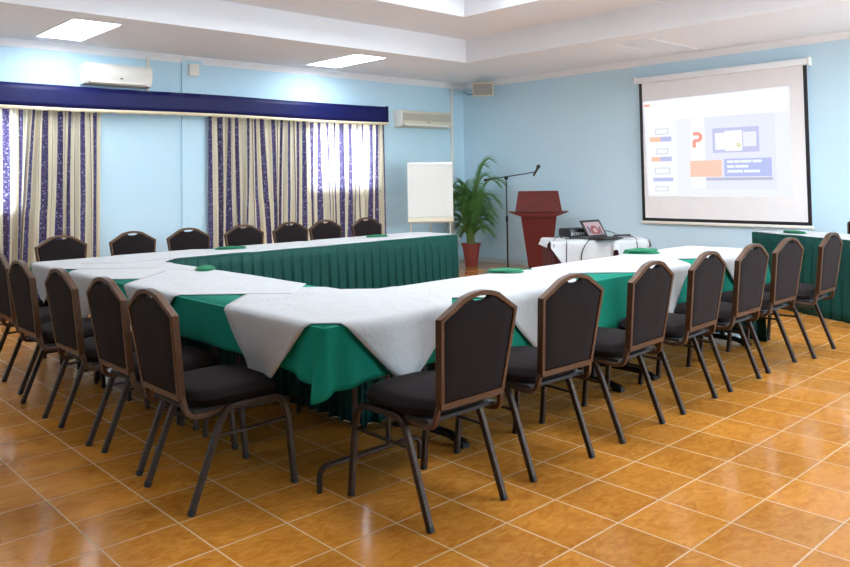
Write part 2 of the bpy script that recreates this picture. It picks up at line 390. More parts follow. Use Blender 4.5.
def curtain(xa, xb, seed, label, z0=.05, z1=2.29, pinch=0.0):
    rnd = random.Random(seed); w = xb - xa; nf = max(6, int(w / .105)); n = nf * 12; m = 26
    ph = [rnd.uniform(-.9, .9) for _ in range(nf + 2)]; am = [rnd.uniform(.5, 1.25) for _ in range(nf + 2)]; sl = [rnd.uniform(-.09, .09) for _ in range(nf + 2)]
    def fv(A, s):
        s = max(0, min(nf, s)); k = int(s); f = s - k; f = f * f * (3 - 2 * f); return A[k] * (1 - f) + A[min(k + 1, nf)] * f
    P = []; UV = []
    for j in range(m + 1):
        tz = j / m; z = z1 - (z1 - z0) * tz; row = []; ur = []; acc = 0; last = None
        for i in range(n + 1):
            s = i / n * nf; e = min(1, min(s, nf - s) / 1.2)
            x = xa + w * i / n + fv(sl, s) * e * (tz - .2) * (1.3 if tz > .5 else 1.0) + .018 * math.sin(s * 1.7 + tz * 3 + seed) * e
            am_ = (.020 + .026 * tz) * fv(am, s)
            y = YB - .075 + am_ * math.sin(2 * PI * s + fv(ph, s) + .5 * math.sin(tz * 2.5 + s)) + .012 * math.sin(4 * PI * s + tz * 2)
            row.append((x, y, z)); ur.append((i / n * w * 1.55 + fv(ph, s) * .012, z))
        P.append(row); UV.append(ur)
    o = MB().grid(P, uv=UV).build('curtain', M['curtain'], None, autosmooth=False)
    return tag(o, label, 'curtain', None)
curtain(-1.25, .62, 3, 'navy and cream striped curtain at the far left edge, glowing with daylight')
curtain(.64, 1.93, 7, 'navy and cream striped curtain behind the leftmost far chair, ending at the bare wall')
curtain(3.29, 4.72, 11, 'navy and cream striped curtain right of the bare wall and pilaster')
curtain(4.73, 6.22, 19, 'navy and cream striped curtain glowing with daylight, left of the flip chart')

# ------------------------------------------------------------------ wall equipment
def air_conditioner(x, z, w, h, d, label, grille):
    t = thing('air_conditioner', label, 'air conditioner', (x + w / 2, YB, z), 0, None)
    pr_ = [(0, 0), (0, h), (-d * .82, h), (-d, h * .86), (-d, h * .34), (-d * .8, h * .05), (-d * .45, 0)]
    MB().prism(pr_, lambda y, q: (-w / 2 + .012, y, q), lambda y, q: (w / 2 - .012, y, q)).build('body', M['white_plastic'] if not grille else M['cream_plastic'], t)
    for s in (-1, 1):
        MB().prism([(y * 1.02, q) for y, q in pr_], lambda y, q: (s * w / 2 - s * .014, y, q), lambda y, q: (s * w / 2, y, q)).build('end_cap', M['white_plastic'], t)
    MB().box((0, -d * .905, h * .17), (w * .86, .012, h * .22), Matrix.Rotation(R(-38), 3, 'X'), .003).build('outlet_flap', M['white_plastic'], t)
    b = MB(); b.box((0, -d * .86, h * .10), (w * .88, .01, .012)); b.build('outlet_slot', M['dark'], t)
    b = MB()
    if grille:
        for k in range(9): b.span((-w / 2 + .03, -d - .004, h * (.40 + .05 * k)), (w / 2 - .03, -d + .004, h * (.418 + .05 * k)))
        b.build('intake_grille', M['grille'], t)
    else:
        b.span((-w / 2 + .02, -d - .005, h * .42), (w / 2 - .02, -d + .003, h * .80), .004); b.build('front_panel', M['white_plastic'], t)
    MB().box((.02, -d - .004, h * .33), (.03, .004, .014)).build('indicator', M['dark'], t)
    return t
air_conditioner(1.715, 2.535, .78, .25, .2, 'white air conditioner above the navy pelmet at upper left', False)
air_conditioner(6.48, 2.21, 1.11, .26, .2, 'cream air conditioner with grey intake grille right of the navy pelmet', True)
b = MB(); b.span((2.50, YB - .03, 2.52), (2.535, YB - .002, ZC - .06), .004)
tag(b.build('cable_duct', M['white_plastic']), 'short white cable duct above the left air conditioner', 'cable duct')
b = MB(); b.span((7.745, YB - .03, .09), (7.785, YB - .002, ZC - .085), .004)
tag(b.build('cable_duct', M['white_plastic']), 'tall pale cable duct in the corner right of the cream air conditioner', 'cable duct')
t = thing('junction_box', 'small white junction box high on the pilaster', 'junction box', (3.10, YB - .03, 2.745))
MB().span((-.065, -.05, 0), (.065, 0, .15), .006).build('body', M['white_plastic'], t); MB().span((-.052, -.056, .012), (.052, -.049, .138), .003).build('cover', M['white_plastic'], t)
# loudspeaker in the corner
t = thing('loudspeaker', 'cream loudspeaker on a bracket high in the room corner', 'loudspeaker', (7.735, 5.68, 2.83), R(-53)); t.scale = (1.3, 1.3, 1.3)
ti = Matrix.Rotation(R(14), 3, 'X')
def W(x, y, z): return ti @ Vector((x, y, z))
MB().prism([(-.13, 0), (.13, 0), (.10, -.15), (-.10, -.15)], lambda x, y: W(x, -y - .08, -.085), lambda x, y: W(x, -y - .08, .085)).build('cabinet', M['cream_plastic'], t)
b = MB(); b.prism([(-.115, -.07), (.115, -.07), (.115, .07), (-.115, .07)], lambda x, z: W(x, -.081, z), lambda x, z: W(x, -.090, z)); b.build('grille', M['grille'], t)
MB().tube([W(0, .07, 0), (0, .16, .02), (0, .318, .05)], .010).build('bracket', M['black'], t)
cb = MB().tube([(7.84, 5.83, 2.84), (7.93, 6.05, 2.78), (8.0, 6.28, 2.80), (8.035, 6.43, 2.86)], .006, 6).build('speaker_cable', M['cable']); tag(cb, 'thin cable drooping from the corner loudspeaker to the wall', 'cable')

# ------------------------------------------------------------------ projection screen
t = thing('projection_screen', 'large wall-mounted projection screen showing a slide editor', 'projection screen', (XR, 1.92, .74))
def S(y, z, off): return (-off, y - 1.92, z - .74)
cs = MB(); cs.span(S(3.06, 2.655, .095), S(.775, 2.735, .02), .012); cs.build('housing', M['cornice'], t)
for y in (3.068, .767): MB().span(S(y + .012, 2.645, .1), S(y - .012, 2.745, .01), .006).build('end_cap', M['white_plastic'], t)
MB().span(S(3.03, .77, .046), S(.80, 2.66, .043)).build('screen_fabric', M['screen'], t)
bk = M['dark']
MB().span(S(3.03, .77, .048), S(2.985, 2.655, .0465)).build('black_border', bk, t)
MB().span(S(.845, .77, .048), S(.80, 2.655, .0465)).build('black_border', bk, t)
MB().span(S(2.985, .77, .048), S(.845, .81, .0465)).build('black_border', bk, t)
MB().span(S(3.045, .735, .060), S(.785, .77, .03), .006).build('bottom_bar', M['white_plastic'], t)
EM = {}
def em(col, s=1.0):  # slide glow is emission, in place of projector light; laptop display shares it
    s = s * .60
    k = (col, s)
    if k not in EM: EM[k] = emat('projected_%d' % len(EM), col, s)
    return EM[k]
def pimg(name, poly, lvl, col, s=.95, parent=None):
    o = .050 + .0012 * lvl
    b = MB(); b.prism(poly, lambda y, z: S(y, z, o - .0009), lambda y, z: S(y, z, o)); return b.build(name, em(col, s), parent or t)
def rc(y0, z0, y1, z1): return [(y0, z0), (y1, z0), (y1, z1), (y0, z1)]
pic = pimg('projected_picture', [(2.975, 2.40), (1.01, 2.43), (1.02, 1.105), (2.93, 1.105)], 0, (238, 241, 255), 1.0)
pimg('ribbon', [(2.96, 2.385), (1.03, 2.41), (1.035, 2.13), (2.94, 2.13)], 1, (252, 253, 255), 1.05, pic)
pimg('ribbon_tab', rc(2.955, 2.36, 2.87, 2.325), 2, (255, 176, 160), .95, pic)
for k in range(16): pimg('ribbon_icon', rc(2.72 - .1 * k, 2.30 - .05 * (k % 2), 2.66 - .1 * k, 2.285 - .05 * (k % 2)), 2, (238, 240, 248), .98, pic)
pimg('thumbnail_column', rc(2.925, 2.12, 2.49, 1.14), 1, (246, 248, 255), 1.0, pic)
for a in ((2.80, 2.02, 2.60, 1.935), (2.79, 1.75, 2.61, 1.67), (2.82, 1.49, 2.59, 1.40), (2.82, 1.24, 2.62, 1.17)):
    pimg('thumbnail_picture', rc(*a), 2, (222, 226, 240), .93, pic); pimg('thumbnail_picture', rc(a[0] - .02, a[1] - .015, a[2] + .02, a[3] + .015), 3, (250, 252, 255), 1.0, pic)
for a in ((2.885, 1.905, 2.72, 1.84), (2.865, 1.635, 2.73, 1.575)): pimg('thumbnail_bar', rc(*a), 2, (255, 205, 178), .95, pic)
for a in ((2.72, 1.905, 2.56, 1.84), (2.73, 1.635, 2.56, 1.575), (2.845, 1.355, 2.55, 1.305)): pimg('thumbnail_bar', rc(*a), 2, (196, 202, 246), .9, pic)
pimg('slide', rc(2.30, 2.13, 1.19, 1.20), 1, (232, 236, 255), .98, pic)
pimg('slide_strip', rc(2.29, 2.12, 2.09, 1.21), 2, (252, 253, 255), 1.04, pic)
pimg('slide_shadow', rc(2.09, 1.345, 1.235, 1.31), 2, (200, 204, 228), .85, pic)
# coral letter-shaped mark
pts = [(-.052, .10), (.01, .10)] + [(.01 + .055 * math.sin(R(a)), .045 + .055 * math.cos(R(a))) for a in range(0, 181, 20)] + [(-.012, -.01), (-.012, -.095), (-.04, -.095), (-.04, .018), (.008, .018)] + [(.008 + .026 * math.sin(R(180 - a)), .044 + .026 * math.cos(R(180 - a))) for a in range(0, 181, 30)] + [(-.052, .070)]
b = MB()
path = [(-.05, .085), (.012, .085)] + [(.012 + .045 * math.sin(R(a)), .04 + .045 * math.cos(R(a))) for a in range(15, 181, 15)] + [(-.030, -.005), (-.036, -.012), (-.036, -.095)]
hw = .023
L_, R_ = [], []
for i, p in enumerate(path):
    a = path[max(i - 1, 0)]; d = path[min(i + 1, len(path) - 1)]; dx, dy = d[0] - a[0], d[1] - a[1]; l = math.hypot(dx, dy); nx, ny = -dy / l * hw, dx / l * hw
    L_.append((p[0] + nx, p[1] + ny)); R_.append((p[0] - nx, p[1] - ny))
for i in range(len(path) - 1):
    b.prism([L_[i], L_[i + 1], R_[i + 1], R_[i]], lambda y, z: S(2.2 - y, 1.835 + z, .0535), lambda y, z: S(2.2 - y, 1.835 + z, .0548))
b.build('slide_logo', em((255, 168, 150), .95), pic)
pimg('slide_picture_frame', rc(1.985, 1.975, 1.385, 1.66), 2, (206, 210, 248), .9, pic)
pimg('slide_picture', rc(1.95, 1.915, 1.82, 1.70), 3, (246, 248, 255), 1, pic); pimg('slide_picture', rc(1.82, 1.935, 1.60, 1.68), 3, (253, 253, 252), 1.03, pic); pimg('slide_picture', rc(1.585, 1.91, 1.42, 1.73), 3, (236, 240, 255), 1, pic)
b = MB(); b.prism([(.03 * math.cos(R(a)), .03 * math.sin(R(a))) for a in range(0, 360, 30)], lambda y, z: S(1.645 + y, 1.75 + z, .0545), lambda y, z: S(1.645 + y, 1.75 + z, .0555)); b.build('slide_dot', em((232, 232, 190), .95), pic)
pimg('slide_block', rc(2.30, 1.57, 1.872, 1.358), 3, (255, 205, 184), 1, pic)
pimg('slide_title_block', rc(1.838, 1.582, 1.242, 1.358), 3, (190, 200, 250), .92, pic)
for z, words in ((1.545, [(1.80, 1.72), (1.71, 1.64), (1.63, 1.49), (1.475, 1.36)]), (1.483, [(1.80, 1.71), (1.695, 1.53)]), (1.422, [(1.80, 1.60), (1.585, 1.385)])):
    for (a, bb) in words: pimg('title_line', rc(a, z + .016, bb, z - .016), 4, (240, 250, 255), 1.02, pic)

# ------------------------------------------------------------------ banquet chair
def chair():
    """local: sitter faces +y, rear feet at y=-.255, front feet at y=+.255"""
    t = thing('banquet_chair', '', 'chair')
    for s in (-1, 1):
        X = s * .218
        rear = smoothpath([(X, -.253, .012), (X * 1.0, -.125, .35), (X, -.09, .412), (X, .06, .415)], .06, 5)
        lg = MB().tube(rear, .0136, 8, square=.6).build('leg', M['bronze_dark'], t)
        MB().tube([(X, -.2575, 0), (X, -.249, .022)], .0145, 8, square=.4).build('foot_cap', M['rubber'], lg)
        front = smoothpath([(X, .06, .415), (X, .19, .412), (X, .222, .30), (X, .2525, .012)], .055, 6)
        lg = MB().tube(front, .0136, 8, square=.6).build('leg', M['bronze_dark'], t)
        MB().tube([(X, .255, 0), (X, .251, .022)], .0145, 8, square=.4).build('foot_cap', M['rubber'], lg)
        MB().tube([(X, -.142, .298), (X, .222, .302)], .008, 8).build('stretcher', M['bronze_dark'], t)
        # back support curving forward under the seat
        xs = s * .196
        MB().tube(smoothpath([(s * .182, -.277, .482), (xs, -.262, .405), (xs, -.20, .392), (xs, -.09, .405)], .05, 6), .0115, 8, square=.5).build('seat_support', M['bronze'], t)
    MB().tube([(-.205, -.10, .398), (.205, -.10, .398)], .009, 8).build('cross_bar', M['bronze'], t)
    MB().tube([(-.205, .15, .398), (.205, .15, .398)], .009, 8).build('cross_bar', M['bronze'], t)
    # seat cushion: rounded, waterfall front
    nx, ny = 20, 22; T_, B_ = [], []
    def outline(u, v):
        w = .222 - .018 * max(0, (-v)) ** 2
        x = w * u; y = -.012 + .220 * v
        k = max(abs(u), abs(v)); r = (abs(u) ** 5 + abs(v) ** 5) ** .2
        if r > 1e-6: x *= k / r; y = -.012 + (y + .012) * k / r
        return x, y
    for j in range(ny + 1):
        rt, rb = [], []
        for i in range(nx + 1):
            u = -1 + 2 * i / nx; v = -1 + 2 * j / ny; u_ = math.sin(u * PI / 2) * .35 + u * .65; v_ = math.sin(v * PI / 2) * .35 + v * .65
            x, y = outline(u_, v_)
            e = max(abs(u), abs(v)); h = math.sqrt(max(0, 1 - e ** 6))
            crown = .016 * (1 - u * u) * (1 - v * v); ft = -.012 * max(0, v - .5) ** 2 * 4
            rt.append((x, y, .457 + .040 * h + crown + ft)); rb.append((x, y, .455 - .036 * h ** .5))
        T_.append(rt); B_.append(rb)
    b = MB(); b.grid(T_); b.grid(B_)
    so = b.build('seat', M['fabric'], t, autosmooth=False)
    bm = bmesh.new(); bm.from_mesh(so.data); bmesh.ops.remove_doubles(bm, verts=bm.verts, dist=.0006); bmesh.ops.recalc_face_normals(bm, faces=bm.faces); bm.to_mesh(so.data); bm.free()
    MB().span((-.20, -.23, .409), (.20, .15, .424)).build('seat_pan', M['rubber'], t)
    # back: plane leaning backwards
    def bp(x, z, off=0.0):        # z height -> y
        y = -.276 - .062 * (z - .46) / .44
        return (x, y - off, z)
    HW, HB = .230, .176
    def crown_path(hw, hb, zs, za, zb, n=14):
        pts = [(-hb, zb)]
        for i in range(1, 6): pts.append((-hb + (-hw + hb) * i / 6, zb + (zs - zb) * i / 6))
        pts.append((-hw, zs))
        k = .45
        xa = -hw * k; zk = za - .018
        pts.append((-hw * .72, zs + (zk - zs) * .5))
        for i in range(n + 1):
            a = i / n; x = xa + (-2 * xa) * a; pts.append((x, zk + .018 * (1 - (2 * a - 1) ** 2)))
        pts.append((hw * .72, zs + (zk - zs) * .5))
        pts.append((hw, zs))
        for i in range(1, 6): pts.append((hw + (hb - hw) * i / 6, zs + (zb - zs) * i / 6))
        pts.append((hb, zb)); return pts
    fp = crown_path(HW, HB + .012, .838, .932, .475)
    b = MB()
    # flat section frame: width 24 mm in plane, 34 mm deep
    inner = crown_path(HW - .021, HB - .008, .828, .911, .493)
    n = len(fp); vs = []; dpt = .017
    for (o_, i_) in zip(fp, inner):
        vs += [bp(*o_, -dpt), bp(*o_, dpt), bp(*i_, dpt), bp(*i_, -dpt)]
    fs = []
    for i in range(n - 1):
        for k in range(4): fs.append((i * 4 + k, i * 4 + (k + 1) % 4, (i + 1) * 4 + (k + 1) % 4, (i + 1) * 4 + k))
    fs += [(0, 1, 2, 3), ((n - 1) * 4 + 3, (n - 1) * 4 + 2, (n - 1) * 4 + 1, (n - 1) * 4)]
    b.add(vs, fs, True)
    fr = b.build('back_frame', M['bronze'], t)
    md = fr.modifiers.new('bev', 'BEVEL'); md.width = .0035; md.segments = 2; md.limit_method = 'ANGLE'; md.angle_limit = R(40)
    b = MB(); b.prism([(-HB - .008, .470), (HB + .008, .470), (HB + .004, .497), (-HB - .004, .497)], lambda x, z: bp(x, z, .016), lambda x, z: bp(x, z, -.014)); b.build('lower_rail', M['bronze'], t)
    # upholstered panel with the hand-hold slot
    pin = crown_path(HW - .019, HB - .004, .828, .913, .495)
    slot_w, slot_d = .052, .022
    poly = []
    for (x, z) in pin:
        poly.append((x, z))
    # notch under the top: panel top dips below frame between +-slot_w
    poly2 = []
    for (x, z) in poly:
        if abs(x) < slot_w and z > .8: z = z - slot_d * math.sqrt(max(0, 1 - (x / slot_w) ** 2))
        poly2.append((x, z))
    b = MB(); n = len(poly2); cxy = (0, .66)
    for side, th in ((1, .014), (-1, .022)):
        rings = []
        for k, (sc, hgt) in enumerate(((1, 0), (.985, .6), (.95, .95), (.6, 1.0))):
            rings.append([bp(cxy[0] + (x - cxy[0]) * sc, cxy[1] + (z - cxy[1]) * sc, side * th * hgt) for x, z in poly2])
        vs = [p for r_ in rings for p in r_] + [bp(cxy[0], cxy[1], side * th)]
        fs = [(k * n + i, k * n + (i + 1) % n, (k + 1) * n + (i + 1) % n, (k + 1) * n + i) for k in range(3) for i in range(n)]
        fs += [(3 * n + i, 3 * n + (i + 1) % n, 4 * n) for i in range(n)]
        b.add(vs, fs, True)
    b.build('backrest', M['fabric'], t)
    return t
C0 = chair(); used = [False]
def place_chair(x, y, rz, label, group):
    if not used[0]: o = C0; used[0] = True
    else: o = copy_tree(C0)
    o.location = (x, y, 0); o.rotation_euler = (0, 0, rz); o['label'] = label; o['category'] = 'chair'; o['group'] = group
    return o
GR = 'banquet chairs along the near right table'
for (x, yr, a, lab) in [
    (.902, -.475, 0, 'dark banquet chair, back to us, nearest of the right row, by the table corner'),
    (1.595, -.444, -2, 'dark banquet chair, back to us, second from the near corner, right row'),
    (2.288, -.436, 3, 'dark banquet chair, back to us, third from the near corner, right row'),
    (2.958, -.412, 3, 'dark banquet chair, back to us, middle of the seven in the right row'),
    (3.60, -.40, 1, 'dark banquet chair, back to us, third from the far end, right row'),
    (4.237, -.38, -1, 'dark banquet chair, back to us, second from the far end, right row'),
    (4.878, -.433, 2, 'dark banquet chair, back to us, last of the right row, beside the head table')]:
    place_chair(x - .015, yr + .255, R(a), lab, GR)
GL = 'banquet chairs along the left table'
for (y, xr, a, lab) in [
    (.54, .068, -90, 'dark banquet chair facing right, nearest of the left row, whole side in view'),
    (1.14, .098, -90, 'dark banquet chair facing right, second from the camera in the left row'),
    (1.74, .078, -90, 'dark banquet chair facing right, third from the camera in the left row'),
    (2.435, .07, -90, 'dark banquet chair facing right, fourth from the camera in the left row'),
    (3.11, .13, -92, 'dark banquet chair facing right, fifth from the camera, cut by the left picture edge'),
    (3.80, .10, -90, 'dark banquet chair facing right, farthest of the left row, only a seat edge in view')]:
    place_chair(xr + .255, y + .02, R(a), lab, GL)
GF = 'banquet chairs behind the far table'
for (x, a, lab) in [
    (.965, 184, 'dark banquet chair behind the far table in front of the left curtain'),
    (1.615, 183, 'dark banquet chair behind the far table against the bare wall'),
    (2.17, 180, 'dark banquet chair behind the far table in front of the pilaster'),
    (2.79, 178, 'dark banquet chair behind the far table at the left edge of the right curtains'),
    (3.385, 180, 'dark banquet chair behind the far table, fifth from the left'),
    (3.87, 181, 'dark banquet chair behind the far table, second from its right end'),
    (4.475, 180, 'dark banquet chair behind the far table, at its right end by the flip chart')]:
    place_chair(x, 4.335, R(a), lab, GF)

# ------------------------------------------------------------------ tables
ZT = .752
def table(x0, y0, x1, y1, label, kind, group):
    """folding table; long side decides where the leg sets sit"""
    cx, cy = (x0 + x1) / 2, (y0 + y1) / 2; lx, ly = x1 - x0, y1 - y0
    t = thing('folding_table', label, 'table', (cx, cy, 0), 0, group)
    MB().span((-lx / 2, -ly / 2, ZT - .028), (lx / 2, ly / 2, ZT), .004).build('tabletop', M['tabletop'], t)
    f = MB(); e = .05
    f.span((-lx / 2 + e, -ly / 2 + e, ZT - .065), (lx / 2 - e, -ly / 2 + e + .02, ZT - .028)); f.span((-lx / 2 + e, ly / 2 - e - .02, ZT - .065), (lx / 2 - e, ly / 2 - e, ZT - .028))
    f.build('apron', M['rubber'], t)
    alongx = lx > ly; L = max(lx, ly); Wd = min(lx, ly)
    for s in (-1, 1):
        p = s * (L / 2 - .13 if kind == 'tube' else L / 2 - .2)
        def Q(a, u, z): return (a, u, z) if alongx else (u, a, z)
        b = MB(); hw = Wd / 2 - .06
        if kind == 'tube':
            b.tube(smoothpath([Q(p, -hw, 0), Q(p, -hw, .11), Q(p, hw, .11), Q(p, hw, 0)], .09, 7), .013, 8)
            for u in (-.10, .10): b.tube([Q(p, u, .11), Q(p, u, ZT - .03)], .013, 8)
            b.tube([Q(p, -.10, ZT - .06), Q(p, .10, ZT - .06)], .010, 8)
            b.tube([Q(p, 0, .45), Q(p - s * .35, 0, ZT - .04)], .009, 8)
            b.tube([Q(p, -.10, .45), Q(p, .10, .45)], .009, 8)
            b.build('leg_set', M['bronze_dark'], t)
        else:
            b.tube([Q(p, -hw + .02, .02), Q(p, -.15, .045), Q(p, .15, .045), Q(p, hw - .02, .02)], .019, 8, square=.6)
            for u in (-.05, .05): b.tube([Q(p, u, .045), Q(p, u, ZT - .03)], .017, 8, square=.5)
            b.box(Q(p, -hw + .03, .012), (.06, .05, .024) if not alongx else (.05, .06, .024)); b.box(Q(p, hw - .03, .012), (.06, .05, .024) if not alongx else (.05, .06, .024))
            b.build('leg_set', M['black'], t)
XO, XI, YO, YI, YFI, YFO = .525, 1.25, .025, .70, 3.405, 4.065
table(XO, YO, XI, 1.36, 'covered folding table at the near corner, bronze tube legs under green cloth', 'tube', 'left arm tables')
table(XO, 1.365, XI, 2.70, 'covered folding table, middle of the left side of the square', 'tube', 'left arm tables')
table(XO, 2.705, XI, YFO, 'covered folding table at the far left corner of the square', 'tube', 'left arm tables')
table(XI + .005, YO, 3.10, YI, 'covered folding table with black feet behind the nearest right chairs', 'foot', 'near right tables')
table(3.105, YO, 4.94, YI, 'covered folding table with black feet at the open end of the right side', 'foot', 'near right tables')
table(XI + .005, YFI, 2.99, YFO, 'covered folding table on the far side, in front of bare wall and pilaster', 'foot', 'far tables')
table(2.995, YFI, 4.74, YFO, 'covered folding table on the far side, at its right end', 'foot', 'far tables')

def hang(path, drop, out, nrow=9, seed=0, amp=.006, freq=14.0, z=ZT + .004):
    """cloth falling from an edge path [(x,y,nx,ny)]; drop(s), out(s) callables of arclength"""
    rows = []; s = 0; S_ = [0]
    for i in range(1, len(path)):
        s += math.hypot(path[i][0] - path[i - 1][0], path[i][1] - path[i - 1][1]); S_.append(s)
    for j in range(nrow + 1):
        tt = j / nrow; row = []
        for (x, y, nx, ny), s in zip(path, S_):
            d = drop(s, S_[-1]); o = out(s, S_[-1])
            if j == 0: px, pz_ = 0, z
            else:
                k = (j - 1) / (nrow - 1); px = .006 + o * k ** 1.3 + amp * k * (math.sin(s * freq + seed) + .6 * math.sin(s * freq * 2.3 + seed * 2)); pz_ = z - .005 - (d - .005) * k
                px = max(px, .005)
            row.append((x + nx * px, y + ny * px, pz_))
        rows.append(row)
    return rows
def line(a, b, n, nrm):
    return [(a[0] + (b[0] - a[0]) * i / n, a[1] + (b[1] - a[1]) * i / n, nrm[0], nrm[1]) for i in range(n + 1)]
# left arm green cloth with the long corner point
b = MB(); XC, YC = XO - .006, YO - .006
z = ZT + .004; r_ = .018
b.grid([[(XC + (XI - XC) * i / 4, YC + (YFO + .006 - YC) * j / 16, z) for i in range(5)] for j in range(17)])
pth = line((XC, YFO + .006), (XC, YC + r_), 90, (-1, 0))
r_ = .018
for k in range(1, 24):
    a = R(180 + 90 * k / 24); pth.append((XC + r_ + r_ * math.cos(a), YC + r_ + r_ * math.sin(a), math.cos(a), math.sin(a)))
pth += line((XC + r_, YC), (XI, YC), 24, (0, -1))
SA = YFO - YC - r_ + .006; SC = SA + r_ * PI / 4
def dropL(s, tot):
    base = .215 if s < SC else .27
    w = abs(s - SC); base = .215 + .03 * math.exp(-(w / .25) ** 2) + .04 / (1 + math.exp(-(s - SC) * 40))
    return base + .095 * max(0, min(1, (s - SC + .06) / .025)) * max(0, min(1, (SC + .03 - s) / .07))
def outL(s, tot):
    w = s - SC
    return .004 + .050 * math.exp(-((w + .02) / .025) ** 2) + .03 * math.exp(-((w - .13) / .04) ** 2) + .03 * math.exp(-((w + .12) / .04) ** 2)
b.grid(hang(pth, dropL, outL, 12, 1, .004, 16))
tag(b.build('green_tablecloth', M['green'], solid=.0015), 'bright green tablecloth on the left tables, with a long point hanging at the near corner', 'tablecloth')
# right arm green cloth
b = MB(); XE = 4.95
b.grid([[(XI + .002 + (XE - XI) * i / 20, YC + (YI + .008 - YC) * j / 4, z) for i in range(21)] for j in range(5)])
pth = line((XI + .002, YC), (XE - .03, YC), 120, (0, -1)) + [(XE - .03 + .03 * math.sin(R(a)), YC + .03 - .03 * math.cos(R(a)), math.sin(R(a)), -math.cos(R(a))) for a in range(10, 90, 10)] + line((XE, YC + .03), (XE, YI), 16, (1, 0))
def dropR(s, tot): return .275 + .035 * min(1, s / 1.0) + .05 * math.exp(-((s - (XE - .03 - XI)) / .05) ** 2)
b.grid(hang(pth, dropR, lambda s, t_: .004 + .05 * math.exp(-((s - (XE - .03 - XI)) / .04) ** 2), 9, 4, .004, 15))
tag(b.build('green_tablecloth', M['green'], solid=.0015), 'bright green tablecloth on the near right tables behind the seven chairs', 'tablecloth')
# far arm green cloth
b = MB(); XF = 4.75
b.grid([[(XI + .002 + (XF - XI) * i / 20, YFI - .008 + (YFO + .006 - YFI + .008) * j / 4, z) for i in range(21)] for j in range(5)])
b.grid(hang(line((XF, YFO + .006), (XC, YFO + .006), 100, (0, 1)), lambda s, t_: .24, lambda s, t_: .004, 8, 2, .004, 15))
tag(b.build('green_tablecloth', M['green'], solid=.0015), 'green tablecloth on the far tables, showing only as slivers under white cloth', 'tablecloth')

# pleated skirts ----------------------------------------------------------
def skirt(path, z0, z1, label, pitch=.105, dep=.027, name='table_skirt', m='skirt', parent=None, seed=0):
    """path: list of (x,y); box-pleated cloth outside of it (normal = right-hand side of travel)"""
    rnd = random.Random(seed); top = []; bot = []; mid = []
    seg = []
    for i in range(len(path) - 1):
        a, c_ = Vector((*path[i], 0)), Vector((*path[i + 1], 0)); d = (c_ - a); L = d.length; d.normalize(); nn = Vector((d.y, -d.x, 0))
        k = max(1, round(L / pitch)); p = L / k
        prof_ = [(0, 0), (.10, .35), (.16, .95), (.30, 1.0), (.55, .92), (.80, 1.0), (.88, .9), (.93, .3), (1, 0)]
        for q in range(k):
            wv = rnd.uniform(-.16, .16); dv = rnd.uniform(.7, 1.35)
            for (u, h) in prof_[:-1]:
                s = (q + u) * p
                top.append(a + d * s + nn * (.002 + .003 * h)); mid.append(a + d * (s + wv * p * .3 * math.sin(u * PI)) + nn * (.002 + dep * .8 * h * dv)); bot.append(a + d * (s + wv * p * math.sin(u * PI)) + nn * (.002 + dep * 1.5 * h * dv))
        if i == len(path) - 2: top.append(c_); mid.append(c_); bot.append(c_)
    rows = []
    for j in range(9):
        tt = j / 8; zz = z1 + (z0 - z1) * tt; row = []
        for A, B_, C_ in zip(top, mid, bot):
            p = A.lerp(B_, min(1, tt * 3)) if tt < .34 else B_.lerp(C_, (tt - .34) / .66)
            row.append((p.x, p.y, zz))
        rows.append(row)
    b = MB(); b.grid(rows)
    o = b.build(name, M[m], parent, autosmooth=False, solid=.0015)
    if label: tag(o, label, 'table skirt')
    return o
g_ = .012
skirt([(XI + g_, YI + g_), (XI + g_, YFI - g_)], .001, ZT + .002, 'dark green pleated skirt on the inner side of the left tables', seed=1)
skirt([(XI + g_ + .04, YFI - g_), (4.76, YFI - g_), (4.76, YFO)], .001, ZT + .002, 'dark green pleated skirt facing us across the hollow square, on the far tables', seed=2)
skirt([(4.965, .05), (4.965, YI + g_), (XI + g_ + .04, YI + g_)], .001, ZT + .002, 'dark green pleated skirt on the inner side of the near right tables', seed=3)

